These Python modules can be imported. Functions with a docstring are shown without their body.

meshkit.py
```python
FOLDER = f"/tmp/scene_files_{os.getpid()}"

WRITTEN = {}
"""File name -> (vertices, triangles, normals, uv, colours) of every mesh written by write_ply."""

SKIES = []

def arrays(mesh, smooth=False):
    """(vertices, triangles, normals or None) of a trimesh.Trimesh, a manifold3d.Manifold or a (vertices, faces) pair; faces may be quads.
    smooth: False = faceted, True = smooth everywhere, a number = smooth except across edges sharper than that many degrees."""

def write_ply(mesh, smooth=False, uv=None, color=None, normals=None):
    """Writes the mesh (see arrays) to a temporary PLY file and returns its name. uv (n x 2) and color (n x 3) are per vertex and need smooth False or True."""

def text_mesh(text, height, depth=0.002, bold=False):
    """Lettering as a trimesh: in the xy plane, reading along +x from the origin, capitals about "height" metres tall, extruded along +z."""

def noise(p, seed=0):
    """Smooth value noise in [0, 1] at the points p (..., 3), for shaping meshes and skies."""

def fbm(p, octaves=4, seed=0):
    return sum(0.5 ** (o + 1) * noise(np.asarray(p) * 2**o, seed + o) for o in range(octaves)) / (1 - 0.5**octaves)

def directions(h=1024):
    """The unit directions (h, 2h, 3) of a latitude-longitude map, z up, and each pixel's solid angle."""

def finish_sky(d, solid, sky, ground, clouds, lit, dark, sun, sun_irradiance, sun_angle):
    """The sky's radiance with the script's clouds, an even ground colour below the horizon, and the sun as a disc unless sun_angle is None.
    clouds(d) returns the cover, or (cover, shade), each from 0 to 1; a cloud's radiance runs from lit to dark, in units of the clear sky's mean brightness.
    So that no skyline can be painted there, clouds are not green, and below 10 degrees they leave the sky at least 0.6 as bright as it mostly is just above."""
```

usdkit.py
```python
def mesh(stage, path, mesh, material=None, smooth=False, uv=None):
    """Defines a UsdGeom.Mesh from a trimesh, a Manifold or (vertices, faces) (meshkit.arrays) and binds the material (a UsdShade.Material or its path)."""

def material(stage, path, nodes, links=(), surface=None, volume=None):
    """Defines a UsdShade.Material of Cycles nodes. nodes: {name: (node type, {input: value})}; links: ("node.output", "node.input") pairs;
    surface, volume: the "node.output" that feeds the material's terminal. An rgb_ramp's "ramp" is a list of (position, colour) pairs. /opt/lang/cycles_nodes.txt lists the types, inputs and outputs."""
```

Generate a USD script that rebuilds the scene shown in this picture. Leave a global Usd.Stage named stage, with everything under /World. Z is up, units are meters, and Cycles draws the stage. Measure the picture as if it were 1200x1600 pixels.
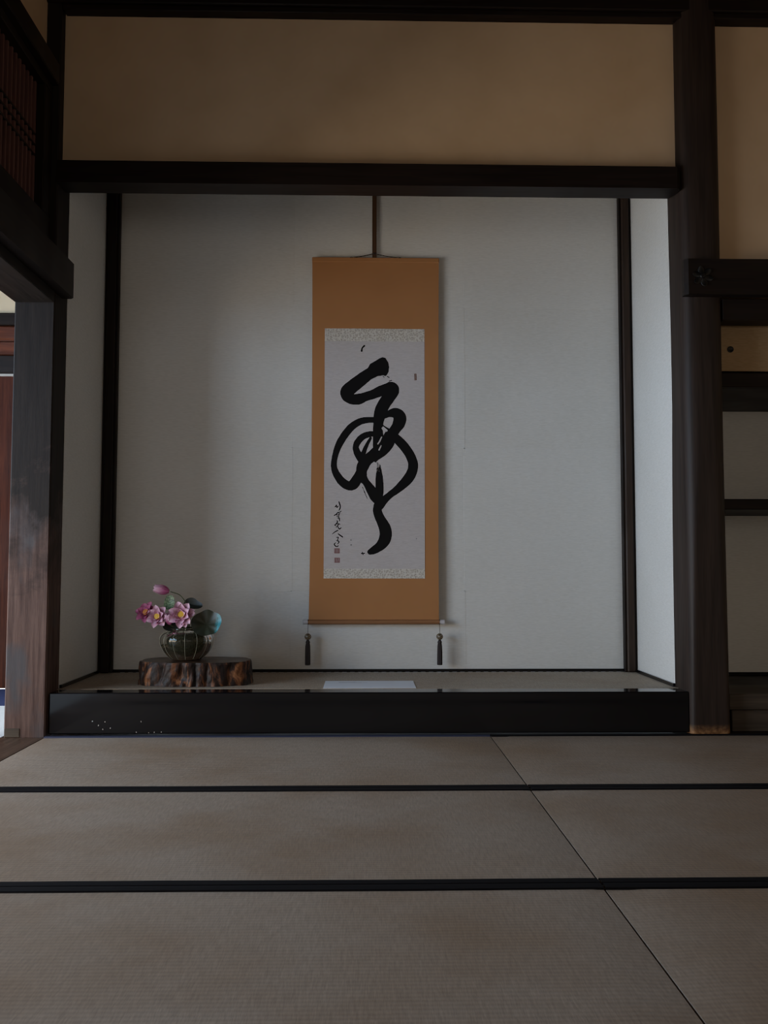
import math, random
import numpy as np
import trimesh
from pxr import Usd, UsdGeom, UsdLux, UsdShade, Gf, Sdf, Vt
from shapely.geometry import Polygon, Point, MultiPoint, LineString, box as sbox
from shapely.ops import unary_union
import usdkit, meshkit

random.seed(7)
stage = Usd.Stage.CreateInMemory()
UsdGeom.SetStageUpAxis(stage, 'Z')
UsdGeom.SetStageMetersPerUnit(stage, 1.0)
UsdGeom.Xform.Define(stage, '/World')
UsdGeom.Scope.Define(stage, '/World/Looks')

# ------------------------------------------------------------------ camera
# x runs right along the alcove wall, y runs away from the viewer, z up; the eye kneels at 0.75 m
PITCH, YAW, ROLL, FPX = 0.0604, 0.0222, 0.0009, 1409.97
cam = UsdGeom.Camera.Define(stage, '/World/camera')
cp, sp, cy, sy = math.cos(PITCH), math.sin(PITCH), math.cos(YAW), math.sin(YAW)
fw = np.array([sy * cp, cy * cp, sp])
rt = np.array([cy, -sy, 0.0])
up = np.cross(rt, fw)
cr, sr = math.cos(ROLL), math.sin(ROLL)
rt, up = cr * rt + sr * up, -sr * rt + cr * up
cam.AddTransformOp().Set(Gf.Matrix4d(*rt, 0, *up, 0, *(-fw), 0, 0, 0, 0.75, 1))
cam.CreateHorizontalApertureAttr(24.0)
cam.CreateVerticalApertureAttr(32.0)
cam.CreateFocalLengthAttr(24.0 * FPX / 1200)
cam.CreateClippingRangeAttr(Gf.Vec2f(0.05, 1000))
cam.CreateExposureAttr(0.92)

# ------------------------------------------------------------------ daylight and added fill
# the veranda on the left is open to the garden: sky light from above, paler warm light off the ground below
def rect_light(name, pos, w, h, rot, color, intensity):
    l = UsdLux.RectLight.Define(stage, '/World/' + name)
    l.AddTranslateOp().Set(Gf.Vec3d(*pos))
    l.AddRotateXYZOp().Set(Gf.Vec3f(*rot))
    l.CreateWidthAttr(w)
    l.CreateHeightAttr(h)
    l.CreateColorAttr(Gf.Vec3f(*color))
    l.CreateIntensityAttr(intensity)
    return l
rect_light('daylight_sky', (-3.72, 2.5, 1.62), 1.15, 3.8, (0, -90, 0), (0.44, 0.69, 1.0), 5.7)
rect_light('daylight_garden', (-3.72, 2.5, 0.55), 0.95, 3.8, (0, -90, 0), (1.0, 0.82, 0.62), 4.4)
# added fills without a real opening: at the veranda end and behind the viewer
rect_light('added_fill_veranda_end', (-2.65, -2.93, 1.25), 2.0, 1.8, (90, 0, 0), (0.95, 0.95, 1.0), 1.2)  # added to lift the dim left part of the alcove wall
rect_light('added_fill_rear', (0.9, -2.93, 1.25), 3.2, 1.7, (90, 0, 0), (1.0, 0.92, 0.83), 0.70)  # added warm fill for the nook and the ochre wall
dome = UsdLux.DomeLight.Define(stage, '/World/sky')
dome.CreateColorAttr(Gf.Vec3f(0.8, 0.9, 1.0))
dome.CreateIntensityAttr(0.3)

# ------------------------------------------------------------------ helpers
USED = {}
def unique(parent, name):
    k = (parent, name)
    n = USED.get(k, -1) + 1
    USED[k] = n
    return f'{parent}/{name}' if n == 0 else f'{parent}/{name}_{n:03d}'

def props(p, **kw):
    for k, v in kw.items():
        if v:
            p.SetCustomDataByKey(k, v)

def obj(name, mesh, mat, parent=None, smooth=False, label=None, category=None, group=None, kind=None, attr=None):
    """one Mesh prim under parent, or under /World"""
    base = parent.GetPath().pathString if parent is not None else '/World'
    m = usdkit.mesh(stage, unique(base, name), mesh, mat, smooth=smooth)
    if attr is not None:
        pv = UsdGeom.PrimvarsAPI(m).CreatePrimvar('tone', Sdf.ValueTypeNames.FloatArray, 'vertex')
        pv.Set(Vt.FloatArray.FromNumpy(np.asarray(attr, np.float32)))
    props(m.GetPrim(), label=label, category=category, group=group, kind=kind)
    return m.GetPrim()

def thing(name, label, category=None, loc=(0, 0, 0), group=None, kind=None, parent=None):
    base = parent.GetPath().pathString if parent is not None else '/World'
    x = UsdGeom.Xform.Define(stage, unique(base, name))
    if any(loc):
        x.AddTranslateOp().Set(Gf.Vec3d(*loc))
    props(x.GetPrim(), label=label, category=category, group=group, kind=kind)
    return x.GetPrim()

def structure(name, label):
    return thing(name, label, kind='structure')

def bx(x0, x1, y0, y1, z0, z1, b=0.003):
    """box with chamfered edges"""
    b = min(b, 0.45 * (x1 - x0), 0.45 * (y1 - y0), 0.45 * (z1 - z0))
    if b <= 0:
        m = trimesh.creation.box([x1 - x0, y1 - y0, z1 - z0])
        m.apply_translation([(x0 + x1) / 2, (y0 + y1) / 2, (z0 + z1) / 2])
        return m
    pts = []
    for sx in (0, 1):
        for sy_ in (0, 1):
            for sz in (0, 1):
                c = [(x0, x1)[sx], (y0, y1)[sy_], (z0, z1)[sz]]
                d = [1 - 2 * sx, 1 - 2 * sy_, 1 - 2 * sz]
                for k in range(3):
                    p = [c[i] + (d[i] * b if i != k else 0) for i in range(3)]
                    pts.append(p)
    return trimesh.convex.convex_hull(np.array(pts))

def cat(*ms):
    return trimesh.util.concatenate(list(ms))

def grid_mesh(P, closed_u=False, closed_v=False):
    """P: (nu, nv, 3) grid of points -> trimesh"""
    nu, nv = P.shape[:2]
    idx = np.arange(nu * nv).reshape(nu, nv)
    I = np.arange(nu if closed_u else nu - 1)
    J = np.arange(nv if closed_v else nv - 1)
    a = idx[np.ix_(I, J)]
    b = idx[np.ix_((I + 1) % nu, J)]
    c = idx[np.ix_((I + 1) % nu, (J + 1) % nv)]
    d = idx[np.ix_(I, (J + 1) % nv)]
    f = np.vstack([np.stack([a, b, c], -1).reshape(-1, 3), np.stack([a, c, d], -1).reshape(-1, 3)])
    return trimesh.Trimesh(P.reshape(-1, 3), f, process=False)

def tube(pts, r, sides=8, cap=True):
    p = np.asarray(pts, float)
    r = np.broadcast_to(np.asarray(r, float), (len(p),))
    t = np.gradient(p, axis=0)
    t /= np.linalg.norm(t, axis=1, keepdims=True) + 1e-12
    ref = np.array([0, 0, 1.0]) if abs(t[:, 2]).mean() < 0.8 else np.array([1.0, 0, 0])
    a = np.cross(t, ref)
    a /= np.linalg.norm(a, axis=1, keepdims=True) + 1e-12
    b = np.cross(t, a)
    th = np.arange(sides) * 2 * np.pi / sides
    P = p[:, None] + r[:, None, None] * (np.cos(th)[None, :, None] * a[:, None] + np.sin(th)[None, :, None] * b[:, None])
    if cap:
        P = np.concatenate([np.repeat(p[:1][:, None], sides, 1), P, np.repeat(p[-1:][:, None], sides, 1)], 0)
    m = grid_mesh(P, closed_v=True)
    m.fix_normals()
    return m

def lathe(prof, n=32, radial=None):
    """prof: (r, z) pairs from bottom to top"""
    th = np.arange(n) * 2 * np.pi / n
    P = np.zeros((len(prof), n, 3))
    for i, (r, z) in enumerate(prof):
        rr = r * (radial(th, z) if radial else 1.0)
        P[i, :, 0], P[i, :, 1], P[i, :, 2] = rr * np.cos(th), rr * np.sin(th), z
    m = grid_mesh(P, closed_v=True)
    m.merge_vertices()
    m.fix_normals()
    return m

def bez(p, n=16):
    p = np.asarray(p, float)
    P = np.vstack([2 * p[0] - p[1], p, 2 * p[-1] - p[-2]])
    out = []
    for i in range(1, len(P) - 2):
        t = np.linspace(0, 1, n, endpoint=False)[:, None]
        a, b, c, d = P[i - 1], P[i], P[i + 1], P[i + 2]
        out.append(0.5 * (2 * b + (c - a) * t + (2 * a - 5 * b + 4 * c - d) * t ** 2 + (-a + 3 * b - 3 * c + d) * t ** 3))
    out.append(p[-1:])
    return np.vstack(out)

# ------------------------------------------------------------------ materials
L = '/World/Looks/'
def mat(name, nodes, links=(), surface='p.BSDF'):
    return usdkit.material(stage, L + name, nodes, links, surface=surface)

def plain(name, color, rough=0.6, **kw):
    return mat(name, {'p': ('principled_bsdf', {'base_color': color, 'roughness': rough, **kw})})

def wood(name, dark, light, axis='z', scale=14, stretch=0.06, rough=0.5, bump=0.25, spec=0.16):
    """grain streaks along one axis"""
    s = [scale * 3, scale * 3, scale * 3]
    s['xyz'.index(axis)] *= stretch
    return mat(name, {
        'tc': ('texture_coordinate', {}),
        'mp': ('mapping', {'scale': s}),
        'n1': ('noise_texture', {'scale': 1.0, 'detail': 6.0, 'roughness': 0.65, 'distortion': 0.4}),
        'n2': ('noise_texture', {'scale': 2.3, 'detail': 3.0, 'roughness': 0.5}),
        'rp': ('rgb_ramp', {'ramp': [(0.3, dark), (0.72, light)]}),
        'rr': ('map_range', {'from_min': 0.3, 'from_max': 0.7, 'to_min': rough - 0.1, 'to_max': rough + 0.12}),
        'bp': ('bump', {'strength': bump, 'distance': 0.002}),
        'p': ('principled_bsdf', {'specular_ior_level': spec})},
        [('tc.object', 'mp.vector'), ('mp.vector', 'n1.vector'), ('tc.object', 'n2.vector'), ('n1.fac', 'rp.fac'), ('rp.color', 'p.base_color'),
         ('n2.fac', 'rr.value'), ('rr.result', 'p.roughness'), ('n1.fac', 'bp.height'), ('bp.normal', 'p.normal')])

def plaster(name, a, b, scale=3.0, fine=180, bump=0.12, rough=0.9):
    return mat(name, {
        'tc': ('texture_coordinate', {}),
        'n1': ('noise_texture', {'scale': scale, 'detail': 5.0, 'roughness': 0.6}),
        'n2': ('noise_texture', {'scale': fine, 'detail': 3.0, 'roughness': 0.6}),
        'rp': ('rgb_ramp', {'ramp': [(0.3, a), (0.7, b)]}),
        'bp': ('bump', {'strength': bump, 'distance': 0.001}),
        'p': ('principled_bsdf', {'roughness': rough, 'specular_ior_level': 0.2})},
        [('tc.object', 'n1.vector'), ('tc.object', 'n2.vector'), ('n1.fac', 'rp.fac'), ('rp.color', 'p.base_color'),
         ('n2.fac', 'bp.height'), ('bp.normal', 'p.normal')])

def paper(name, a, b):
    """fibrous wall paper with a slight horizontal laid texture"""
    return mat(name, {
        'tc': ('texture_coordinate', {}),
        'mp': ('mapping', {'scale': (30, 30, 130)}),
        'n1': ('noise_texture', {'scale': 1.0, 'detail': 5.0, 'roughness': 0.6, 'distortion': 0.6}),
        'n2': ('noise_texture', {'scale': 2.2, 'detail': 4.0}),
        'mx': ('mix_float', {'fac': 0.35}),
        'rp': ('rgb_ramp', {'ramp': [(0.35, a), (0.65, b)]}),
        'bp': ('bump', {'strength': 0.2, 'distance': 0.0006}),
        'p': ('principled_bsdf', {'roughness': 0.75, 'specular_ior_level': 0.25})},
        [('tc.object', 'mp.vector'), ('mp.vector', 'n1.vector'), ('tc.object', 'n2.vector'), ('n1.fac', 'mx.a'), ('n2.fac', 'mx.b'),
         ('mx.result', 'rp.fac'), ('rp.color', 'p.base_color'), ('n1.fac', 'bp.height'), ('bp.normal', 'p.normal')])

def tatami(name, a, b, warm):
    """woven rush: ridges every 15 mm along x, fine rush streaks across, patches browned by age"""
    return mat(name, {
        'tc': ('texture_coordinate', {}),
        'wv': ('wave_texture', {'wave_type': 'bands', 'bands_direction': 'y', 'profile': 'sine', 'scale': 20.94, 'distortion': 0.25, 'detail': 2.0, 'detail_scale': 6.0}),
        'mp': ('mapping', {'scale': (420, 26, 1)}),
        'n1': ('noise_texture', {'scale': 1.0, 'detail': 4.0, 'roughness': 0.7}),
        'mp3': ('mapping', {'scale': (160, 20, 1)}),
        'n3': ('noise_texture', {'scale': 1.0, 'detail': 3.0, 'roughness': 0.7}),
        'n2': ('noise_texture', {'scale': 1.5, 'detail': 4.0, 'roughness': 0.55}),
        'rp': ('rgb_ramp', {'ramp': [(0.3, a), (0.7, b)]}),
        'r2': ('rgb_ramp', {'ramp': [(0.42, (0, 0, 0)), (0.66, (0.95, 0.95, 0.95))]}),
        'mx': ('mix', {'mix_type': 'mix', 'color2': warm}),
        'm3': ('mix', {'mix_type': 'overlay', 'fac': 0.38}),
        'm4': ('mix', {'mix_type': 'multiply', 'fac': 0.10}),
        'hh': ('math', {'math_type': 'multiply_add', 'value2': 0.35}),
        'bp': ('bump', {'strength': 0.4, 'distance': 0.001}),
        'p': ('principled_bsdf', {'roughness': 0.62, 'specular_ior_level': 0.35})},
        [('tc.object', 'wv.vector'), ('tc.object', 'mp.vector'), ('mp.vector', 'n1.vector'), ('tc.object', 'n2.vector'), ('tc.object', 'mp3.vector'), ('mp3.vector', 'n3.vector'),
         ('n1.fac', 'rp.fac'), ('n2.fac', 'r2.fac'), ('r2.color', 'mx.fac'), ('rp.color', 'mx.color1'),
         ('mx.color', 'm3.color1'), ('n3.fac', 'm3.color2'), ('m3.color', 'm4.color1'), ('wv.color', 'm4.color2'), ('m4.color', 'p.base_color'),
         ('n1.fac', 'hh.value1'), ('wv.fac', 'hh.value3'), ('hh.value', 'bp.height'), ('bp.normal', 'p.normal')])

M = {}
M['wall_paper'] = paper('white_wall_paper', (0.60, 0.60, 0.575), (0.68, 0.68, 0.66))
M['wall_paper_b'] = paper('white_wall_paper_aged', (0.59, 0.588, 0.56), (0.672, 0.67, 0.648))
M['ochre'] = plaster('ochre_plaster', (0.55, 0.395, 0.25), (0.63, 0.465, 0.305))
M['cream'] = plaster('cream_plaster', (0.54, 0.43, 0.29), (0.60, 0.48, 0.33))
M['wood_x'] = wood('dark_wood_along_x', (0.006, 0.0035, 0.0026), (0.016, 0.0095, 0.007), 'x')
M['wood_y'] = wood('dark_wood_along_y', (0.006, 0.0035, 0.0026), (0.017, 0.0105, 0.0075), 'y')
M['wood_z'] = wood('dark_wood_along_z', (0.006, 0.0035, 0.0026), (0.017, 0.0105, 0.0075), 'z')
M['batten'] = wood('brown_batten_wood', (0.022, 0.013, 0.009), (0.048, 0.030, 0.021), 'z', rough=0.5, spec=0.2)
M['head'] = wood('head_wood_along_y', (0.005, 0.0035, 0.0028), (0.017, 0.012, 0.0095), 'y', rough=0.55, spec=0.15)
M['lattice'] = wood('red_brown_lattice_wood', (0.08, 0.036, 0.030), (0.16, 0.075, 0.062), 'z', rough=0.6, spec=0.15)
M['sill'] = wood('worn_sill_wood', (0.05, 0.028, 0.018), (0.12, 0.07, 0.045), 'y', rough=0.4)
M['board'] = wood('grey_brown_board', (0.045, 0.035, 0.027), (0.09, 0.07, 0.052), 'x', rough=0.5)
M['lacquer'] = mat('black_lacquer', {
    'tc': ('texture_coordinate', {}),
    'n': ('noise_texture', {'scale': 2.5, 'detail': 3.0}),
    'rr': ('map_range', {'from_min': 0.3, 'from_max': 0.7, 'to_min': 0.05, 'to_max': 0.14}),
    'p': ('principled_bsdf', {'base_color': (0.004, 0.004, 0.005), 'specular_ior_level': 0.5})},
    [('tc.object', 'n.vector'), ('n.fac', 'rr.value'), ('rr.result', 'p.roughness')])
M['chip'] = plain('bare_chip', (0.35, 0.33, 0.30), 0.7)
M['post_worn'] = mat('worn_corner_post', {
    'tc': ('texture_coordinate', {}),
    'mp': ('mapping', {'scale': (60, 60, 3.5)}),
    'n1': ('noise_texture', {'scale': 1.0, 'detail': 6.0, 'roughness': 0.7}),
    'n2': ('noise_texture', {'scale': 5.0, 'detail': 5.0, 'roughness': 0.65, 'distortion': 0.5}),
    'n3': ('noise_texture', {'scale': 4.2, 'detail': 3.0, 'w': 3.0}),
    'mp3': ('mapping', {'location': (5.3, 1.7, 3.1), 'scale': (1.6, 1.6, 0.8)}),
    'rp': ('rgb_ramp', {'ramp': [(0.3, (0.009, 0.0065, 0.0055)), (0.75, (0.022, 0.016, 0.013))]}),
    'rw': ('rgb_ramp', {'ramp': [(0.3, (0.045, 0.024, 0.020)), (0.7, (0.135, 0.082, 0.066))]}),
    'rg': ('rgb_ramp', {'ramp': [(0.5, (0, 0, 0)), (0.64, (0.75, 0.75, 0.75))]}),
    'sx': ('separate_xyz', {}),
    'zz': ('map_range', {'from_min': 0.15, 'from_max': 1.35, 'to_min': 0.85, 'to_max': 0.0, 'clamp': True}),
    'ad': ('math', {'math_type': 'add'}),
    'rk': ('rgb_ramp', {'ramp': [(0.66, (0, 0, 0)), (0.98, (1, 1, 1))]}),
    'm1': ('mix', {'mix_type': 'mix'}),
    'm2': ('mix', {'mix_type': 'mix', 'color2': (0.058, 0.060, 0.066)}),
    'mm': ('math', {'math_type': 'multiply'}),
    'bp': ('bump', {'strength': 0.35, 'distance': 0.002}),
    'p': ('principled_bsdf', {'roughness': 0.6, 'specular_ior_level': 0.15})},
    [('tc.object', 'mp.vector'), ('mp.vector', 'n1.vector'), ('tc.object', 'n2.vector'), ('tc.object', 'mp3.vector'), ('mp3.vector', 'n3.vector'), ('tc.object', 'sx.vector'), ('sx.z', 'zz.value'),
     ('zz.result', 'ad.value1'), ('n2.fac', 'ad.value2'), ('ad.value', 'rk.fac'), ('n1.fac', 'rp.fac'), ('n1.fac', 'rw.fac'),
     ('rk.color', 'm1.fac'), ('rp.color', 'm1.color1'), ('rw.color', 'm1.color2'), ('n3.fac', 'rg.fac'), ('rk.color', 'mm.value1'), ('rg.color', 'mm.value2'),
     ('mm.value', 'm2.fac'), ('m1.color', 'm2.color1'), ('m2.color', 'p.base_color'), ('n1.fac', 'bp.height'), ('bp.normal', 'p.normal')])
M['log_post'] = mat('natural_log_post', {
    'tc': ('texture_coordinate', {}),
    'mp': ('mapping', {'scale': (45, 45, 2.2)}),
    'n1': ('noise_texture', {'scale': 1.0, 'detail': 6.0, 'roughness': 0.65}),
    'n2': ('noise_texture', {'scale': 60.0, 'detail': 3.0}),
    'rp': ('rgb_ramp', {'ramp': [(0.3, (0.014, 0.0085, 0.0065)), (0.72, (0.036, 0.023, 0.0175))]}),
    'rb': ('rgb_ramp', {'ramp': [(0.35, (0.10, 0.04, 0.015)), (0.7, (0.30, 0.16, 0.07))]}),
    'sx': ('separate_xyz', {}),
    'zz': ('map_range', {'from_min': 0.012, 'from_max': 0.045, 'to_min': 1.0, 'to_max': 0.0, 'clamp': True}),
    'm1': ('mix', {'mix_type': 'mix'}),
    'bp': ('bump', {'strength': 0.25, 'distance': 0.002}),
    'p': ('principled_bsdf', {'roughness': 0.55, 'specular_ior_level': 0.25})},
    [('tc.object', 'mp.vector'), ('mp.vector', 'n1.vector'), ('tc.object', 'n2.vector'), ('n1.fac', 'rp.fac'), ('n2.fac', 'rb.fac'), ('tc.object', 'sx.vector'),
     ('sx.z', 'zz.value'), ('zz.result', 'm1.fac'), ('rp.color', 'm1.color1'), ('rb.color', 'm1.color2'), ('m1.color', 'p.base_color'), ('n1.fac', 'bp.height'), ('bp.normal', 'p.normal')])
M['tatami'] = tatami('woven_rush', (0.275, 0.205, 0.152), (0.36, 0.278, 0.21), (0.255, 0.168, 0.105))
M['tatami_alcove'] = tatami('woven_rush_alcove', (0.34, 0.28, 0.215), (0.45, 0.375, 0.295), (0.34, 0.255, 0.18))
M['border'] = mat('black_border_cloth', {
    'tc': ('texture_coordinate', {}), 'n': ('noise_texture', {'scale': 400.0, 'detail': 2.0}),
    'rp': ('rgb_ramp', {'ramp': [(0.3, (0.0035, 0.003, 0.0035)), (0.7, (0.007, 0.006, 0.007))]}),
    'bp': ('bump', {'strength': 0.3, 'distance': 0.0006}),
    'p': ('principled_bsdf', {'roughness': 0.8, 'specular_ior_level': 0.1})},
    [('tc.object', 'n.vector'), ('n.fac', 'rp.fac'), ('rp.color', 'p.base_color'), ('n.fac', 'bp.height'), ('bp.normal', 'p.normal')])
M['border_navy'] = plain('navy_border_cloth', (0.012, 0.016, 0.045), 0.7)
M['navy_cloth'] = plain('navy_floor_cloth', (0.016, 0.030, 0.105), 0.8)
M['white_cloth'] = plain('white_floor_cloth', (0.62, 0.63, 0.62), 0.85)
M['red_wood'] = wood('glossy_red_brown_wood', (0.022, 0.006, 0.0035), (0.08, 0.021, 0.010), 'z', rough=0.55, spec=0.1)
M['red_wood_x'] = wood('glossy_red_brown_beam', (0.045, 0.012, 0.006), (0.14, 0.038, 0.016), 'x', rough=0.22, spec=0.5)
M['lattice_paper'] = plain('brown_lattice_backing', (0.17, 0.075, 0.06), 0.8)
M['fusuma'] = paper('tan_sliding_door_paper', (0.30, 0.20, 0.10), (0.38, 0.26, 0.145))
M['black_metal'] = plain('black_iron', (0.012, 0.012, 0.012), 0.35, metallic=0.6)
M['ceiling'] = wood('ceiling_board', (0.03, 0.02, 0.014), (0.06, 0.042, 0.03), 'y')

def cloth(name, a, b, sc=900, rough=0.7, sheen=0.2):
    return mat(name, {
        'tc': ('texture_coordinate', {}),
        'n': ('noise_texture', {'scale': sc, 'detail': 2.0}), 'n2': ('noise_texture', {'scale': 4.0, 'detail': 3.0}),
        'mx': ('mix_float', {'fac': 0.5}),
        'rp': ('rgb_ramp', {'ramp': [(0.3, a), (0.7, b)]}),
        'bp': ('bump', {'strength': 0.15, 'distance': 0.0004}),
        'p': ('principled_bsdf', {'roughness': rough, 'sheen_weight': sheen, 'specular_ior_level': 0.3})},
        [('tc.object', 'n.vector'), ('tc.object', 'n2.vector'), ('n.fac', 'mx.a'), ('n2.fac', 'mx.b'), ('mx.result', 'rp.fac'), ('rp.color', 'p.base_color'),
         ('n.fac', 'bp.height'), ('bp.normal', 'p.normal')])
M['mounting'] = cloth('golden_brown_silk', (0.37, 0.162, 0.055), (0.43, 0.198, 0.074))
M['sheet'] = paper('rice_paper', (0.47, 0.435, 0.43), (0.55, 0.515, 0.512))
M['brocade'] = mat('pale_brocade', {
    'tc': ('texture_coordinate', {}),
    'v': ('voronoi_texture', {'scale': 95.0, 'feature': 'f1', 'randomness': 0.75}),
    'n': ('noise_texture', {'scale': 130.0, 'detail': 2.0, 'distortion': 2.5}),
    'mx': ('mix_float', {'fac': 0.55}),
    'rp': ('rgb_ramp', {'ramp': [(0.34, (0.36, 0.325, 0.28)), (0.46, (0.50, 0.465, 0.41)), (0.58, (0.64, 0.61, 0.56))]}),
    'p': ('principled_bsdf', {'roughness': 0.6, 'sheen_weight': 0.3})},
    [('tc.object', 'v.vector'), ('tc.object', 'n.vector'), ('v.distance', 'mx.a'), ('n.fac', 'mx.b'), ('mx.result', 'rp.fac'), ('rp.color', 'p.base_color')])
M['ink'] = plain('black_ink', (0.0045, 0.004, 0.004), 0.75, specular_ior_level=0.15)
M['ink_grey'] = plain('thin_grey_ink', (0.22, 0.21, 0.21), 0.7)
M['seal_red'] = plain('faded_red_seal', (0.22, 0.10, 0.10), 0.7)
M['seal_brown'] = plain('brown_seal', (0.16, 0.085, 0.06), 0.7)
M['roller_wood'] = wood('roller_brown', (0.22, 0.10, 0.045), (0.32, 0.16, 0.075), 'x', rough=0.5)
M['roller_end'] = plain('pale_roller_end', (0.50, 0.48, 0.50), 0.35)
M['cord'] = plain('dark_cord', (0.03, 0.022, 0.016), 0.8)
M['hanger'] = wood('bamboo_hanger', (0.05, 0.024, 0.012), (0.10, 0.052, 0.028), 'z', rough=0.45)
M['bead'] = mat('gilt_bead', {
    'tc': ('texture_coordinate', {}), 'v': ('voronoi_texture', {'scale': 160.0}),
    'rp': ('rgb_ramp', {'ramp': [(0.2, (0.30, 0.23, 0.13)), (0.6, (0.06, 0.045, 0.03))]}),
    'p': ('principled_bsdf', {'roughness': 0.35, 'specular_ior_level': 0.6})},
    [('tc.object', 'v.vector'), ('v.distance', 'rp.fac'), ('rp.color', 'p.base_color')])
M['tassel'] = plain('dark_brown_silk', (0.016, 0.010, 0.010), 0.7)
M['note'] = plain('white_note_paper', (0.70, 0.72, 0.76), 0.7)
M['note_print'] = plain('grey_print', (0.40, 0.42, 0.46), 0.8)
M['burl'] = mat('polished_burl', {
    'tc': ('texture_coordinate', {}),
    'mp': ('mapping', {'scale': (1, 1, 0.35)}),
    'n1': ('noise_texture', {'scale': 16.0, 'detail': 5.0, 'roughness': 0.6, 'distortion': 1.4}),
    'rp': ('rgb_ramp', {'ramp': [(0.42, (0.006, 0.0035, 0.003)), (0.52, (0.025, 0.011, 0.007)), (0.59, (0.12, 0.045, 0.018)), (0.68, (0.27, 0.115, 0.05))]}),
    'bp': ('bump', {'strength': 0.5, 'distance': 0.006}),
    'p': ('principled_bsdf', {'roughness': 0.5, 'specular_ior_level': 0.22})},
    [('tc.object', 'mp.vector'), ('mp.vector', 'n1.vector'), ('n1.fac', 'rp.fac'), ('rp.color', 'p.base_color'), ('n1.fac', 'bp.height'), ('bp.normal', 'p.normal')])
M['burl_top'] = wood('burl_cut_top', (0.03, 0.014, 0.008), (0.085, 0.045, 0.026), 'x', rough=0.3)
M['glass'] = plain('smoky_olive_glass', (0.20, 0.20, 0.135), 0.05, transmission_weight=0.92, ior=1.3)
M['glass_rib'] = plain('pale_glass_rib', (0.26, 0.26, 0.20), 0.25, specular_ior_level=0.5)
M['stem'] = plain('green_stem', (0.05, 0.07, 0.025), 0.6)
M['leaf_dark'] = plain('dark_leaf', (0.010, 0.014, 0.010), 0.45)
M['leaf_green'] = mat('mottled_green_leaf', {
    'tc': ('texture_coordinate', {}), 'n': ('noise_texture', {'scale': 110.0, 'detail': 3.0}),
    'rp': ('rgb_ramp', {'ramp': [(0.4, (0.05, 0.085, 0.04)), (0.62, (0.22, 0.30, 0.17))]}), 'p': ('principled_bsdf', {'roughness': 0.5})},
    [('tc.object', 'n.vector'), ('n.fac', 'rp.fac'), ('rp.color', 'p.base_color')])
M['leaf_teal'] = mat('teal_edged_leaf', {
    'at': ('attribute', {'attribute': 'tone'}),
    'tc': ('texture_coordinate', {}), 'n': ('noise_texture', {'scale': 70.0, 'detail': 3.0}),
    'ad': ('math', {'math_type': 'multiply_add', 'value2': 0.25}),
    'rp': ('rgb_ramp', {'ramp': [(0.88, (0.030, 0.036, 0.022)), (0.97, (0.03, 0.13, 0.14)), (1.0, (0.05, 0.24, 0.29))]}),
    'p': ('principled_bsdf', {'roughness': 0.45})},
    [('tc.object', 'n.vector'), ('n.fac', 'ad.value1'), ('at.fac', 'ad.value3'), ('ad.value', 'rp.fac'), ('rp.color', 'p.base_color')])
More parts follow.
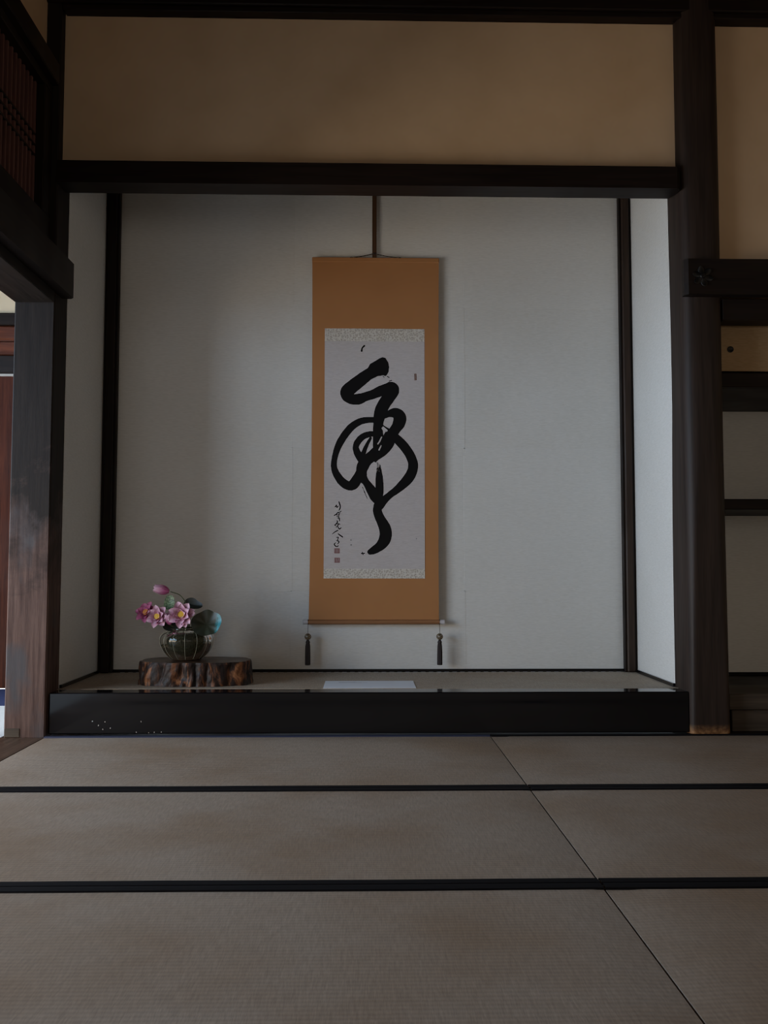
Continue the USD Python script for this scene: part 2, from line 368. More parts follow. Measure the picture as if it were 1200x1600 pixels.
def petal_mat(name, base, tip):
    return mat(name, {
        'at': ('attribute', {'attribute': 'tone'}),
        'rp': ('rgb_ramp', {'ramp': [(0.25, base), (1.0, tip)]}),
        'd': ('principled_bsdf', {'roughness': 0.5}), 't': ('translucent_bsdf', {}), 'm': ('mix_closure', {'fac': 0.25})},
        [('at.fac', 'rp.fac'), ('rp.color', 'd.base_color'), ('rp.color', 't.color'), ('d.BSDF', 'm.closure1'), ('t.BSDF', 'm.closure2')], surface='m.closure')
M['petal'] = petal_mat('pink_petal', (0.50, 0.12, 0.28), (0.86, 0.62, 0.74))
M['petal_deep'] = petal_mat('magenta_petal', (0.40, 0.06, 0.17), (0.62, 0.20, 0.38))
M['pod'] = plain('yellow_pod', (0.62, 0.37, 0.03), 0.6)
M['pod_orange'] = plain('orange_pod', (0.55, 0.22, 0.05), 0.6)

# ------------------------------------------------------------------ setting: floor, walls, ceiling
ZA = 0.188                      # alcove floor
XL, XR = -1.405, 1.465          # alcove side walls
YB = 4.87                       # alcove back wall

f = structure('floor', 'floor under the mats and the bare part behind the viewer')
obj('subfloor', bx(-3.8, 3.4, -3.1, 5.9, -0.16, -0.06, 0), M['board'], f)
obj('rear_matting', bx(XL, 3.3, -3.0, 1.24, -0.06, 0.0, 0.004), M['tatami'], f)
obj('nook_base', bx(1.66, 3.3, 4.09, YB, -0.06, 0.0, 0.002), M['wood_x'], f)

c = structure('ceiling', 'dark board ceiling above the room')
obj('ceiling_boards', bx(-1.6, 3.4, -3.1, 4.2, 3.52, 3.56, 0), M['ceiling'], c)
obj('alcove_ceiling', bx(XL, 3.4, 4.2, 4.95, 2.95, 2.99, 0), M['ceiling'], c)
obj('veranda_ceiling', bx(-3.8, -1.5, -3.1, 5.9, 2.75, 2.79, 0), M['ceiling'], c)

w = structure('wall_front', 'ochre plaster wall above the alcove lintel and above the right head rail')
obj('plaster_panel', bx(XL, 1.48, 4.12, 4.2, 2.59, 3.52, 0), M['ochre'], w)
obj('plaster_panel', bx(1.62, 3.3, 4.13, 4.2, 2.10, 3.52, 0), M['ochre'], w)
obj('nook_header', bx(1.66, 3.3, 4.22, 4.24, 1.90, 2.95, 0), M['ochre'], w)

w = structure('wall_alcove_back', 'white papered back wall of the alcove behind the scroll')
obj('wall_body', bx(XL - 0.1, XR + 0.1, YB + 0.002, YB + 0.08, 0.0, 2.96, 0), M['wall_paper'], w)
xs = [XL, -0.39, 0.545, XR]
zs = [0.19, 0.62, 1.395, 2.17, 2.95]
for i in range(3):
    for j in range(4):
        t = 0.0006 + 0.0007 * ((i + j) % 2)
        x0, x1 = xs[i] - (0.004 if i else 0), xs[i + 1] + (0.004 if i < 2 else 0)
        obj('paper_sheet', bx(x0, x1, YB - t, YB + 0.002, zs[j] - 0.004 * (j > 0), zs[j + 1], 0.0003), M['wall_paper' if (i * 2 + j) % 3 else 'wall_paper_b'], w)
w = structure('wall_alcove_left', 'white papered left side wall of the alcove')
obj('wall_body', bx(-1.585, XL, 4.235, 4.95, 0.0, 3.0, 0), M['wall_paper'], w)
w = structure('wall_alcove_right', 'bright white papered right side wall of the alcove')
obj('wall_body', bx(XR, 1.66, 4.225, 4.95, 0.0, 2.96, 0), M['wall_paper'], w)
w = structure('wall_nook_back', 'white back wall of the shelf nook right of the log post')
obj('wall_body', bx(1.66, 3.3, YB, 4.95, 0.0, 2.96, 0), M['wall_paper_b'], w)

w = structure('wall_left', 'ochre plaster of the left wall above the lattice and behind the viewer')
obj('plaster_panel', bx(-1.56, -1.47, 1.2, 4.07, 3.04, 3.52, 0), M['ochre'], w)
obj('rear_panel', bx(-1.56, -1.43, -3.0, 1.2, -0.06, 3.52, 0), M['ochre'], w)
w = structure('wall_right', 'plain ochre wall on the far right, out of view')
obj('wall_body', bx(3.3, 3.4, -3.1, 4.95, -0.06, 3.55, 0), M['ochre'], w)
w = structure('wall_rear', 'plain ochre wall behind the viewer')
obj('wall_body', bx(-3.8, 3.4, -3.1, -3.0, -0.06, 3.55, 0), M['ochre'], w)

# the bright veranda room seen through the opening at far left
w = structure('wall_veranda_end', 'end wall of the room beyond the left opening: cream plaster over red-brown beams')
obj('plaster_panel', bx(-3.8, -1.58, 5.66, 5.75, 2.33, 2.80, 0), M['cream'], w)
obj('upper_rail', bx(-3.8, -1.58, 5.63, 5.75, 2.262, 2.338, 0.004), M['wood_x'], w)
obj('red_beam', bx(-3.8, -1.58, 5.64, 5.75, 2.165, 2.262, 0.012), M['red_wood_x'], w)
obj('red_beam', bx(-3.8, -1.58, 5.645, 5.75, 2.065, 2.163, 0.012), M['red_wood_x'], w)
obj('head_rail', bx(-3.8, -1.58, 5.62, 5.75, 1.955, 2.065, 0.004), M['wood_x'], w)
w = structure('door_1', 'glossy red-brown board door seen through the left opening')
for k in range(9):
    x0 = -3.8 + k * 0.247
    obj('plank', bx(x0, x0 + 0.244, 5.66, 5.70, 0.0, 1.945, 0.003), M['red_wood'], w)
obj('door_rail', bx(-3.8, -1.58, 5.645, 5.70, 1.94, 1.955, 0.002), M['chip'], w, label='thin pale rail along the door top')
w = structure('wall_veranda_outer', 'cream outer wall of the veranda around its wide garden opening')
for args in ((-3.0, 0.6, -0.06, 2.75), (4.4, 5.66, -0.06, 2.75), (0.6, 4.4, 2.20, 2.75), (0.6, 4.4, -0.06, 0.07)):
    obj('wall_panel', bx(-3.82, -3.74, *args, 0), M['cream'], w)
for y in (0.6, 1.85, 3.10, 4.34):
    obj('opening_post', bx(-3.715, -3.655, y, y + 0.06, 0.0, 2.2, 0.004), M['wood_z'], w)
fc = thing('floor_cloth', 'white floor covering with a wide navy border in the room beyond the left opening', 'floor covering')
obj('white_field', bx(-3.6, -1.60, -2.9, 4.985, -0.06, -0.004, 0.002), M['white_cloth'], fc)
obj('navy_border', bx(-3.6, -1.70, 4.987, 5.64, -0.06, -0.003, 0.002), M['navy_cloth'], fc)

# ------------------------------------------------------------------ tatami mats
SEAM = 0.565
def mat_piece(x0, x1, y0, y1, label, far='border'):
    t = thing('tatami_mat', label, 'tatami mat', group='tatami mats')
    hb = 0.033
    # surface slightly domed towards its edges, like compressed straw
    nx, ny = 24, 10
    u = np.linspace(0, 1, nx)
    v = np.linspace(0, 1, ny)
    P = np.zeros((nx, ny, 3))
    P[..., 0] = (x0 + 0.0015 + (x1 - x0 - 0.003) * u)[:, None]
    P[..., 1] = (y0 + 0.001 + (y1 - y0 - 0.002) * v)[None, :]
    P[..., 2] = 0.0
    e = np.minimum(np.minimum(u, 1 - u)[:, None] * (x1 - x0), np.minimum(v, 1 - v)[None, :] * (y1 - y0))
    P[..., 2] -= 0.004 * np.exp(-e / 0.006)
    top = grid_mesh(P)
    body = bx(x0 + 0.0015, x1 - 0.0015, y0 + 0.001, y1 - 0.001, -0.059, -0.0045, 0.001)
    obj('rush_surface', top, M['tatami'], t, smooth=True)
    obj('straw_core', body, M['tatami'], t)
    def edge(ya, yb, mt):
        ys = np.array([ya, ya + 0.002, (ya + yb) / 2, yb - 0.002, yb])
        zz = np.array([-0.004, 0.0012, 0.002, 0.0012, -0.004])
        n = 60
        xx = np.linspace(x0 + 0.001, x1 - 0.001, n)
        Q = np.zeros((n, 5, 3))
        Q[..., 0] = xx[:, None]
        wob = 0.0025 * np.sin(xx * 2.1 + x0 * 3 + ya) + 0.001 * np.sin(xx * 7 + ya * 5)
        Q[..., 1] = ys[None, :]
        if ya == y0:
            Q[:, 3:, 1] += wob[:, None]
        else:
            Q[:, :2, 1] += wob[:, None]
        Q[..., 2] = zz[None, :]
        return obj('cloth_border', grid_mesh(Q), M[mt], t, smooth=40)
    edge(y0, y0 + hb, 'border')
    edge(y1 - hb, y1, far)
    return t
rows = [(3.117, 4.080), (2.183, 3.115), (1.247, 2.181)]
names = ['row against the alcove step', 'middle row of mats', 'row nearest the viewer']
for k, (ya, yb) in enumerate(rows):
    mat_piece(XL, SEAM - 0.001, ya, yb, f'woven rush mat left of the long seam, {names[k]}', 'border_navy' if k == 0 else 'border')
    mat_piece(SEAM + 0.001, SEAM + 1.97, ya, yb, f'woven rush mat right of the long seam, {names[k]}')

s = thing('door_sill', 'worn brown wooden door sill left of the mats in the left opening', 'sill')
obj('sill_board', bx(-1.598, XL - 0.001, 1.2, 4.062, -0.058, -0.004, 0.003), M['sill'], s)

# ------------------------------------------------------------------ left wall timbers
p = thing('corner_post', 'square dark corner post with reddish worn lower half left of the alcove', 'post')
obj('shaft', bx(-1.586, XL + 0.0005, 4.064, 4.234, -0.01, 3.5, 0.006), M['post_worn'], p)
obj('foot_patch', bx(-1.583, -1.5155, 4.061, 4.07, -0.003, 0.036, 0.002), M['board'], p, label='small greyish patch let into the foot')
h = thing('door_head', 'dark wooden door head spanning the left opening, its worn underside showing', 'door head')
obj('head_beam', bx(-1.586, XL, 1.2, 4.062, 1.945, 2.145, 0.004), M['head'], h)

def rail_with_end(x0, x1, y0, y1, z0, z1, end, b=0.016):
    """long rail; the end named 'x0', or 'y1' gets a wide chamfer on its room side"""
    if end == 'x0':
        poly = Polygon([(x0 + b, y0), (x1, y0), (x1, y1), (x0, y1), (x0, y0 + b)])
    else:
        poly = Polygon([(x0, y0), (x1, y0), (x1, y1 - b), (x1 - b, y1), (x0, y1)])
    m = trimesh.creation.extrude_polygon(poly, z1 - z0, engine='earcut')
    m.apply_translation([0, 0, z0])
    return m
r_ = thing('head_rail', 'black head rail along the left wall, its chamfered end lapping the corner post', 'rail')
obj('rail', rail_with_end(XL + 0.001, -1.350, 1.2, 4.165, 1.992, 2.152, 'y1'), M['wood_y'], r_)

tr = thing('transom_lattice', 'dark lattice transom with brown backing high on the left wall', 'transom')
obj('bottom_rail', bx(-1.53, -1.435, 1.2, 4.062, 2.146, 2.335, 0.004), M['wood_y'], tr)
obj('top_rail', bx(-1.53, -1.435, 1.2, 4.062, 2.915, 2.955, 0.004), M['wood_y'], tr)
obj('end_stile', bx(-1.53, -1.435, 3.965, 4.062, 2.336, 2.914, 0.004), M['wood_z'], tr)
obj('backing_panel', bx(-1.525, -1.515, 1.2, 3.965, 2.336, 2.914, 0), M['lattice_paper'], tr)
for k in range(44):
    y = 3.948 - k * 0.045
    if y > 1.95:
        obj('upright_bar', bx(-1.505, -1.470, y - 0.007, y + 0.007, 2.336, 2.914, 0.001), M['lattice'], tr)
for z in (2.672, 2.624, 2.578):
    obj('cross_bar', bx(-1.4995, -1.468, 1.2, 3.964, z - 0.005, z + 0.005, 0.001), M['wood_y'], tr)
b_ = thing('wall_beam', 'black beam above the lattice transom on the left wall', 'beam')
obj('beam', bx(-1.56, XL, 1.2, 4.062, 2.957, 3.058, 0.005), M['wood_y'], b_)

# ------------------------------------------------------------------ alcove timbers
b_ = thing('ceiling_beam', 'dark beam running along the top of the ochre wall', 'beam')
obj('beam', bx(-1.56, 3.29, 4.05, 4.2, 3.355, 3.515, 0.005), M['wood_x'], b_)
obj('lower_fillet', bx(-1.40, 3.29, 4.065, 4.2, 3.328, 3.354, 0.003), M['wood_x'], b_)
b_ = thing('alcove_lintel', 'dark wooden lintel across the top of the alcove opening', 'lintel')
poly = Polygon([(XL + 0.001, 4.05), (1.448, 4.05), (1.466, 4.068), (1.466, 4.115), (1.445, 4.17), (XL + 0.001, 4.17)])
m = trimesh.creation.extrude_polygon(poly, 0.103, engine='earcut')
m.apply_translation([0, 0, 2.50])
obj('lintel_beam', m, M['wood_x'], b_)

def log_section(th, z):
    ax, ay, n = 0.099, 0.137, 3.6
    c, s = np.cos(th), np.sin(th)
    r = (np.abs(c / ax) ** n + np.abs(s / ay) ** n) ** (-1 / n)
    r = r * (1 + 0.012 * np.sin(3 * th + 1.0) * math.sin(z * 1.7) + 0.008 * math.sin(z * 2.3 + 1))
    # planed face at the front, dying out upwards
    cut = 0.118 + 0.016 * max(z, 0)
    lim = np.where(s < -0.2, cut / np.maximum(-s, 1e-6), 9)
    return np.minimum(r, lim)
th = np.linspace(0, 2 * np.pi, 97)[:-1]
zz = np.concatenate([[0.0, 0.006], np.linspace(0.03, 3.5, 60)])
P = np.zeros((len(zz), 96, 3))
for i, z in enumerate(zz):
    r = log_section(th, z) * (0.985 if i == 0 else 1.0)
    P[i, :, 0], P[i, :, 1], P[i, :, 2] = 1.563 + r * np.cos(th), 4.185 + r * np.sin(th), z
p = thing('log_post', 'rounded natural log post with a planed front face right of the alcove', 'post')
m = grid_mesh(P, closed_v=True)
m.invert()
obj('log', m, M['log_post'], p, smooth=30)

st = thing('lacquered_step', 'glossy black lacquered step beam along the front of the alcove', 'step beam')
obj('beam', bx(-1.398, 1.470, 4.088, 4.205, 0.006, 0.187, 0.004), M['lacquer'], st)
random.seed(11)
chips = [(-1.205, 0.062), (-1.15, 0.060), (-1.178, 0.043), (-1.158, 0.027), (-1.125, 0.032), (-0.99, 0.060), (-1.01, 0.014), (-0.93, 0.013), (-0.90, 0.014), (-0.955, 0.012)]
for cx, cz in chips:
    n = random.randint(5, 7)
    rr = [random.uniform(0.0014, 0.0034) for _ in range(n)]
    poly = Polygon([(rr[k] * math.cos(2 * math.pi * k / n), 1.3 * rr[k] * math.sin(2 * math.pi * k / n)) for k in range(n)])
    m = trimesh.creation.extrude_polygon(poly, 0.0005, engine='earcut')
    m.apply_transform(trimesh.transformations.rotation_matrix(np.pi / 2, [1, 0, 0]))
    m.apply_translation([cx, 4.0882, cz])
    obj('bare_chip', m, M['chip'], st)

am = thing('alcove_mat', 'pale woven rush matting covering the alcove floor', 'matting')
obj('matting', bx(XL + 0.001, XR - 0.001, 4.2065, YB - 0.006, 0.10, ZA, 0.001), M['tatami_alcove'], am)
for k in range(64):
    x = -1.29 + k * 0.042
    obj('edge_stitch', bx(x, x + 0.024, YB - 0.022, YB - 0.013, ZA - 0.0005, ZA + 0.0012, 0.0004), M['sheet'], am)

def skirting(name, label, m):
    t = structure(name, label)
    obj('strip', m, M['lacquer'], t)
skirting('baseboard_alcove_back', 'thin black skirting strip at the foot of the alcove back wall', bx(-1.33, 1.398, YB - 0.012, YB - 0.001, ZA - 0.01, 0.2035, 0.001))
skirting('baseboard_alcove_left', 'thin black skirting strip at the foot of the alcove left wall', bx(XL + 0.0006, XL + 0.012, 4.237, 4.82, ZA - 0.01, 0.2035, 0.001))
skirting('baseboard_alcove_right', 'thin black skirting strip at the foot of the alcove right wall', bx(XR - 0.012, XR - 0.0006, 4.25, 4.82, ZA - 0.01, 0.2035, 0.001))
def corner_strip(x0, x1, label, left):
    t = thing('corner_batten', label, 'batten')
    obj('batten', bx(x0 + 0.012, x1 - 0.012, 4.822, YB - 0.002, ZA + 0.001, 2.94, 0.006), M['wood_z' if left else 'batten'], t)
    obj('edge_bead', bx(x0, x0 + 0.0115, 4.835, YB - 0.002, ZA + 0.001, 2.94, 0.002), M['wood_z'], t)
    obj('edge_bead', bx(x1 - 0.0115, x1, 4.835, YB - 0.002, ZA + 0.001, 2.94, 0.002), M['wood_z'], t)
corner_strip(-1.404, -1.330, 'dark upright batten in the left back corner of the alcove, behind the vase', True)
corner_strip(1.398, 1.464, 'brown upright batten in the right back corner of the alcove', False)

# ------------------------------------------------------------------ right side: rail, cabinet, shelf, nook floor
r_ = thing('head_rail', 'black head rail with a flower-shaped nail cover, right of the log post', 'rail')
obj('rail', rail_with_end(1.459, 3.29, 4.004, 4.047, 1.988, 2.153, 'x0'), M['wood_x'], r_)
nc = obj('nail_cover', lathe([(0.0, 0.012), (0.010, 0.0115), (0.012, 0.009), (0.014, 0.004)], 20).apply_transform(
    trimesh.transformations.translation_matrix([1.538, 4.002, 2.070]) @ trimesh.transformations.rotation_matrix(np.pi / 2, [1, 0, 0])), M['black_metal'], r_, smooth=30, label='black metal flower nail cover')
for k in range(6):
    a = 2 * math.pi * k / 6 + 0.3
    pt = trimesh.creation.icosphere(2, 1.0)
    pt.apply_scale([0.021, 0.0045, 0.0145])
    v = pt.vertices
    v[:, 1] -= 0.006 * (v[:, 0] / 0.021) ** 2
    pt.apply_translation([0.028, 0, 0])
    pt.apply_transform(trimesh.transformations.rotation_matrix(a, [0, 1, 0]))
    pt.apply_translation([1.538, 4.001, 2.070])
    obj('metal_petal', pt, M['black_metal'], nc, smooth=True)
h = thing('door_head', 'black door head below the right rail, above the small cupboard', 'door head')
obj('head_beam', bx(1.655, 3.29, 4.07, 4.17, 1.888, 1.987, 0.003), M['wood_x'], h)

cb = thing('wall_cupboard', 'small tan sliding-door cupboard high in the nook right of the log post', 'cupboard')
obj('bottom_board', bx(1.662, 3.29, 4.222, YB - 0.002, 1.600, 1.64, 0.002), M['wood_x'], cb)
obj('front_rail', bx(1.662, 3.29, 4.192, 4.222, 1.600, 1.668, 0.003), M['wood_x'], cb)
obj('top_rail', bx(1.662, 3.29, 4.20, 4.219, 1.915, 1.945, 0.003), M['wood_x'], cb)
d = obj('sliding_door', bx(1.690, 2.52, 4.204, 4.216, 1.679, 1.914, 0.002), M['fusuma'], cb)
obj('sliding_door', bx(2.48, 3.285, 4.2165, 4.2195, 1.679, 1.914, 0.001), M['fusuma'], cb)
pull = lathe([(0.0, 0.003), (0.009, 0.0032), (0.0115, 0.005), (0.0145, 0.0045), (0.015, 0.0)], 28)
pull.apply_transform(trimesh.transformations.translation_matrix([1.742, 4.204, 1.783]) @ trimesh.transformations.rotation_matrix(np.pi / 2, [1, 0, 0]))
obj('finger_pull', pull, M['black_metal'], d, smooth=35, label='round black finger pull')
obj('door_stile', bx(1.663, 1.689, 4.20, 4.219, 1.669, 1.914, 0.003), M['wood_z'], cb)

sh = thing('wall_shelf', 'dark wooden shelf board halfway up the nook right of the log post', 'shelf')
obj('board', bx(1.662, 3.29, 4.317, YB - 0.002, 1.027, 1.078, 0.003), M['wood_x'], sh)

ns = thing('nook_step', 'dark two-board step and plank floor in the nook right of the log post', 'step')
obj('floor_plank', bx(1.664, 3.29, 4.43, YB - 0.002, 0.10, 0.165, 0.002), M['wood_x'], ns)
obj('nosing_board', bx(1.664, 3.29, 4.118, 4.428, 0.10, 0.172, 0.004), M['board'], ns)
obj('riser_board', bx(1.680, 3.29, 4.128, 4.16, 0.001, 0.098, 0.003), M['board'], ns)
skirting('baseboard_nook', 'thin black skirting strip at the foot of the nook back wall', bx(1.665, 3.29, YB - 0.012, YB - 0.001, 0.166, 0.184, 0.001))

# ------------------------------------------------------------------ hanging scroll
YS = 4.828
sc = thing('hanging_scroll', 'tall hanging scroll with one black brushed character on golden brown mounting', 'scroll')
zt_, zb_ = 2.428, 0.462
n, mcol = 60, 16
zz = np.linspace(zb_, zt_, n)
P = np.zeros((n, mcol, 3))
for i, z in enumerate(zz):
    q = (z - zb_) / (zt_ - zb_)
    wst = 0.006 * math.sin(math.pi * q) ** 0.8
    xl = -0.293 + 0.008 * q + wst
    xr = 0.401 + 0.006 * q - wst * 0.6
    u = np.linspace(0, 1, mcol)
    P[i, :, 0] = xl + (xr - xl) * u
    P[i, :, 1] = YS - 0.002 * math.sin(math.pi * q) + 0.004 * (np.abs(2 * u - 1) ** 6) * math.sin(math.pi * q) + 0.022 * q ** 2 * 0.6
    P[i, :, 2] = z
front = grid_mesh(P)
back = grid_mesh(P + np.array([0, 0.0012, 0]))
back.invert()
rim = []
cl = cat(front, back)
def yscroll(x, z):
    q = np.clip((z - zb_) / (zt_ - zb_), 0, 1)
    u = np.clip((x + 0.289) / 0.693, 0, 1)
    return YS - 0.002 * np.sin(np.pi * q) + 0.004 * (np.abs(2 * u - 1) ** 6) * np.sin(np.pi * q) + 0.0132 * q ** 2
obj('mounting_cloth', cl, M['mounting'], sc)
def sheet_on_scroll(x0, x1, z0, z1, lift, nx=14, nz=40, edge=None):
    xx, zz_ = np.linspace(x0, x1, nx), np.linspace(z0, z1, nz)
    X, Z = np.meshgrid(xx, zz_, indexing='xy')
    if edge is not None:
        X = X + edge(Z, X)
    P = np.stack([X, yscroll(X, Z) - lift, Z], -1)
    a = grid_mesh(P)
    b = grid_mesh(P + np.array([0, lift * 0.6, 0]))
    b.invert()
    return cat(a, b)
px0, px1 = -0.2145, 0.3265
obj('brocade_strip', sheet_on_scroll(px0, px1, 1.968, 2.040, 0.0010, nz=6), M['brocade'], sc)
obj('brocade_strip', sheet_on_scroll(px0, px1, 0.686, 0.740, 0.0010, nz=6), M['brocade'], sc)
pp = obj('paper_panel', sheet_on_scroll(px0, px1, 0.738, 1.970, 0.0013), M['sheet'], sc)

# ink: drawn in brush units u, v (v downwards), 1 unit = 0.521 mm
def brush(stroke, sub=8):
    q = bez(np.array(stroke, float), sub)
    out = []
    for a, b in zip(q[:-1], q[1:]):
        out.append(unary_union([Point(a[0], a[1]).buffer(max(a[2], 1), 12), Point(b[0], b[1]).buffer(max(b[2], 1), 12)]).convex_hull)
    return unary_union(out)
def ink_world(u, v):
    u, v = np.asarray(u), np.asarray(v)
    px, py = 500 + u / 6.6667, 500 + v / 6.6667
    x = -0.2100 + (px - 509) * 0.003468 + (py - 513) * 1.65e-5
    z = 2.039 - (py - 513) * 0.003460
    return x, z
def ink_mesh(shape, lift=0.0019, thick=0.0004):
    ms = []
    for g in getattr(shape, 'geoms', [shape]):
        if g.area < 4:
            continue
        g = g.simplify(0.8)
        m = trimesh.creation.extrude_polygon(g, 1.0, engine='earcut')
        x, z = ink_world(m.vertices[:, 0], m.vertices[:, 1])
        y = yscroll(x, z) - lift + thick * (m.vertices[:, 2] < 0.5)
        ms.append(trimesh.Trimesh(np.stack([x, y, z], 1), m.faces, process=False))
    r = cat(*ms)
    r.fix_normals()
    return r
C2 = 933.0
def c2(s):
    return [(a, b + C2, r) for a, b, r in s]
big = [
    # first stroke: down to the left and its return
    [(655, 440, 44), (648, 488, 62), (560, 545, 66), (450, 620, 70), (350, 700, 74), (298, 762, 84), (330, 806, 76), (400, 830, 55), (470, 806, 46), (560, 777, 46), (650, 735, 58), (735, 716, 66), (752, 742, 68), (712, 812, 64), (668, 880, 62), (630, 960, 62), (610, 1050, 52), (600, 1150, 47), (606, 1250, 54), (612, 1340, 60)],
    # loop at the right, folding back down to the left
    [(668, 1012, 20), (715, 985, 32), (780, 975, 50), (826, 1012, 62), (822, 1072, 64), (780, 1130, 62), (738, 1200, 62), (695, 1290, 70), (630, 1360, 72), (560, 1420, 62), (500, 1475, 66), (455, 1530, 68), (432, 1600, 56), (430, 1640, 52), (475, 1700, 34), (525, 1775, 46), (570, 1850, 52), (598, 1900, 34)],
    # big left loop
    [(580, 1050, 28), (500, 1050, 29), (420, 1066, 32), (340, 1112, 35), (272, 1188, 36), (212, 1280, 35), (170, 1380, 30), (147, 1480, 27), (150, 1560, 30), (182, 1636, 36), (240, 1706, 42), (304, 1738, 44), (350, 1718, 52), (395, 1650, 50), (428, 1590, 48)],
    # small inner loop
    [(560, 1195, 24), (510, 1200, 28), (450, 1222, 30), (400, 1268, 31), (372, 1330, 29), (385, 1390, 33), (425, 1450, 42)],
    [(525, 1238, 10), (482, 1320, 16), (448, 1402, 22)],
    # thin bridge, then the large right loop
    [(640, 1112, 14), (690, 1146, 15), (745, 1190, 22), (795, 1245, 42), (862, 1315, 46), (920, 1395, 46), (955, 1470, 47), (964, 1520, 48), (952, 1590, 50), (912, 1660, 50), (855, 1722, 44), (790, 1780, 36), (722, 1832, 32), (668, 1880, 36), (615, 1940, 44)],
    c2([(606, 640, 26), (612, 720, 35), (616, 800, 38), (612, 880, 40), (595, 950, 44)]),
    # tail
    c2([(596, 1010, 40), (592, 1060, 42), (606, 1110, 44), (640, 1180, 50), (668, 1240, 58), (678, 1300, 60), (664, 1365, 58), (620, 1425, 46), (560, 1466, 38), (516, 1488, 25)]),
]
ink = unary_union([brush(s) for s in big]).buffer(2.5)
# openings the brush left
ink = unary_union([ink, Polygon([(575, 428), (612, 405), (652, 388), (682, 396), (706, 440), (719, 490), (714, 545), (692, 580), (655, 597), (600, 594), (530, 630), (470, 560), (520, 460)])])
holes = [
    Polygon([(358, 778), (395, 745), (500, 655), (530, 628), (600, 592), (665, 582), (735, 630), (690, 660), (610, 690), (520, 738), (440, 762)]),
    Polygon([(660, 1085), (680, 1058), (758, 1045), (748, 1090), (718, 1136), (680, 1112)]),
    Polygon([(640, 1135), (655, 1120), (690, 1148), (700, 1160), (690, 1170), (650, 1152)]),
    Polygon([(560, 1490), (575, 1500), (580, 1580), (566, 1716), (530, 1690), (486, 1605), (492, 1580), (530, 1510)]),
    Polygon([(612, 1276), (636, 1225), (642, 1228), (622, 1275), (600, 1305), (596, 1300)]),
    Polygon([(606, 1365), (632, 1315), (636, 1317), (614, 1366)]),
]
for hpoly in holes:
    ink = ink.difference(hpoly.buffer(3.5))
rng = np.random.RandomState(5)
streaks = []
for k in range(9):           # dry brush at the head of the short stroke and at its left flank
    u0 = 583 + k * 6
    streaks.append(LineString([(u0, 1500), (u0 + rng.uniform(-3, 3), 1560 + rng.uniform(-10, 45))]).buffer(1.6))
for k in range(5):
    streaks.append(LineString([(445 + k * 11, 1755 + k * 22), (455 + k * 11, 1785 + k * 22)]).buffer(2.0))
streaks.append(LineString([(560, 1935), (585, 1925), (560, 1965)]).buffer(4))
ink = ink.difference(unary_union(streaks[:9]))
extra = [LineString([(590 + k * 9, 1490 + 8 * k), (598 + k * 8, 1580)]).buffer(2.2) for k in range(5)]
extra += [LineString([(438 + 10 * k, 1750 + 24 * k), (450 + 10 * k, 1775 + 24 * k)]).buffer(2.5) for k in range(5)]
extra += [LineString([(655, 590), (668, 600)]).buffer(4), LineString([(700, 590), (720, 602)]).buffer(4), LineString([(720, 640), (745, 632)]).buffer(5)]
ink = unary_union([ink] + extra)
# ragged edge
def ragged(shape, amp=2.2, seed=3):
    out = []
    for g in getattr(shape, 'geoms', [shape]):
        rings = []
        for ring in [g.exterior] + list(g.interiors):
            L_ = ring.length
            k = max(12, int(L_ / 5))
            pts = np.array([ring.interpolate(i / k, normalized=True).coords[0] for i in range(k)])
            nz = meshkit.fbm(np.c_[pts * 0.045, np.zeros(len(pts))], 3, seed) - 0.5
            d = np.roll(pts, -1, 0) - np.roll(pts, 1, 0)
            d /= np.linalg.norm(d, axis=1, keepdims=True) + 1e-9
            rings.append(pts + np.c_[d[:, 1], -d[:, 0]] * (nz * 2 * amp)[:, None])
        pg = Polygon(rings[0], rings[1:]).buffer(0)
        out.append(pg)
    return unary_union(out)
obj('brushed_character', ink_mesh(ragged(ink)), M['ink'], pp, label='large black cursive brushed character')
obj('ink_dot', ink_mesh(brush([(462, 268, 9), (440, 292, 7), (435, 322, 10)])), M['ink'], pp)
obj('ink_splash', ink_mesh(unary_union([brush(c2([(428, 1503, 6), (460, 1501, 4)])), brush(c2([(436, 1490, 4), (444, 1516, 4)]))])), M['ink'], pp)
for (a, b, r) in ((320, C2 + 1365, 8), (322, C2 + 1415, 9), (993, C2 + 1350, 6)):
    obj('ink_speck', ink_mesh(Point(a, b).buffer(r)), M['ink_grey'], pp)
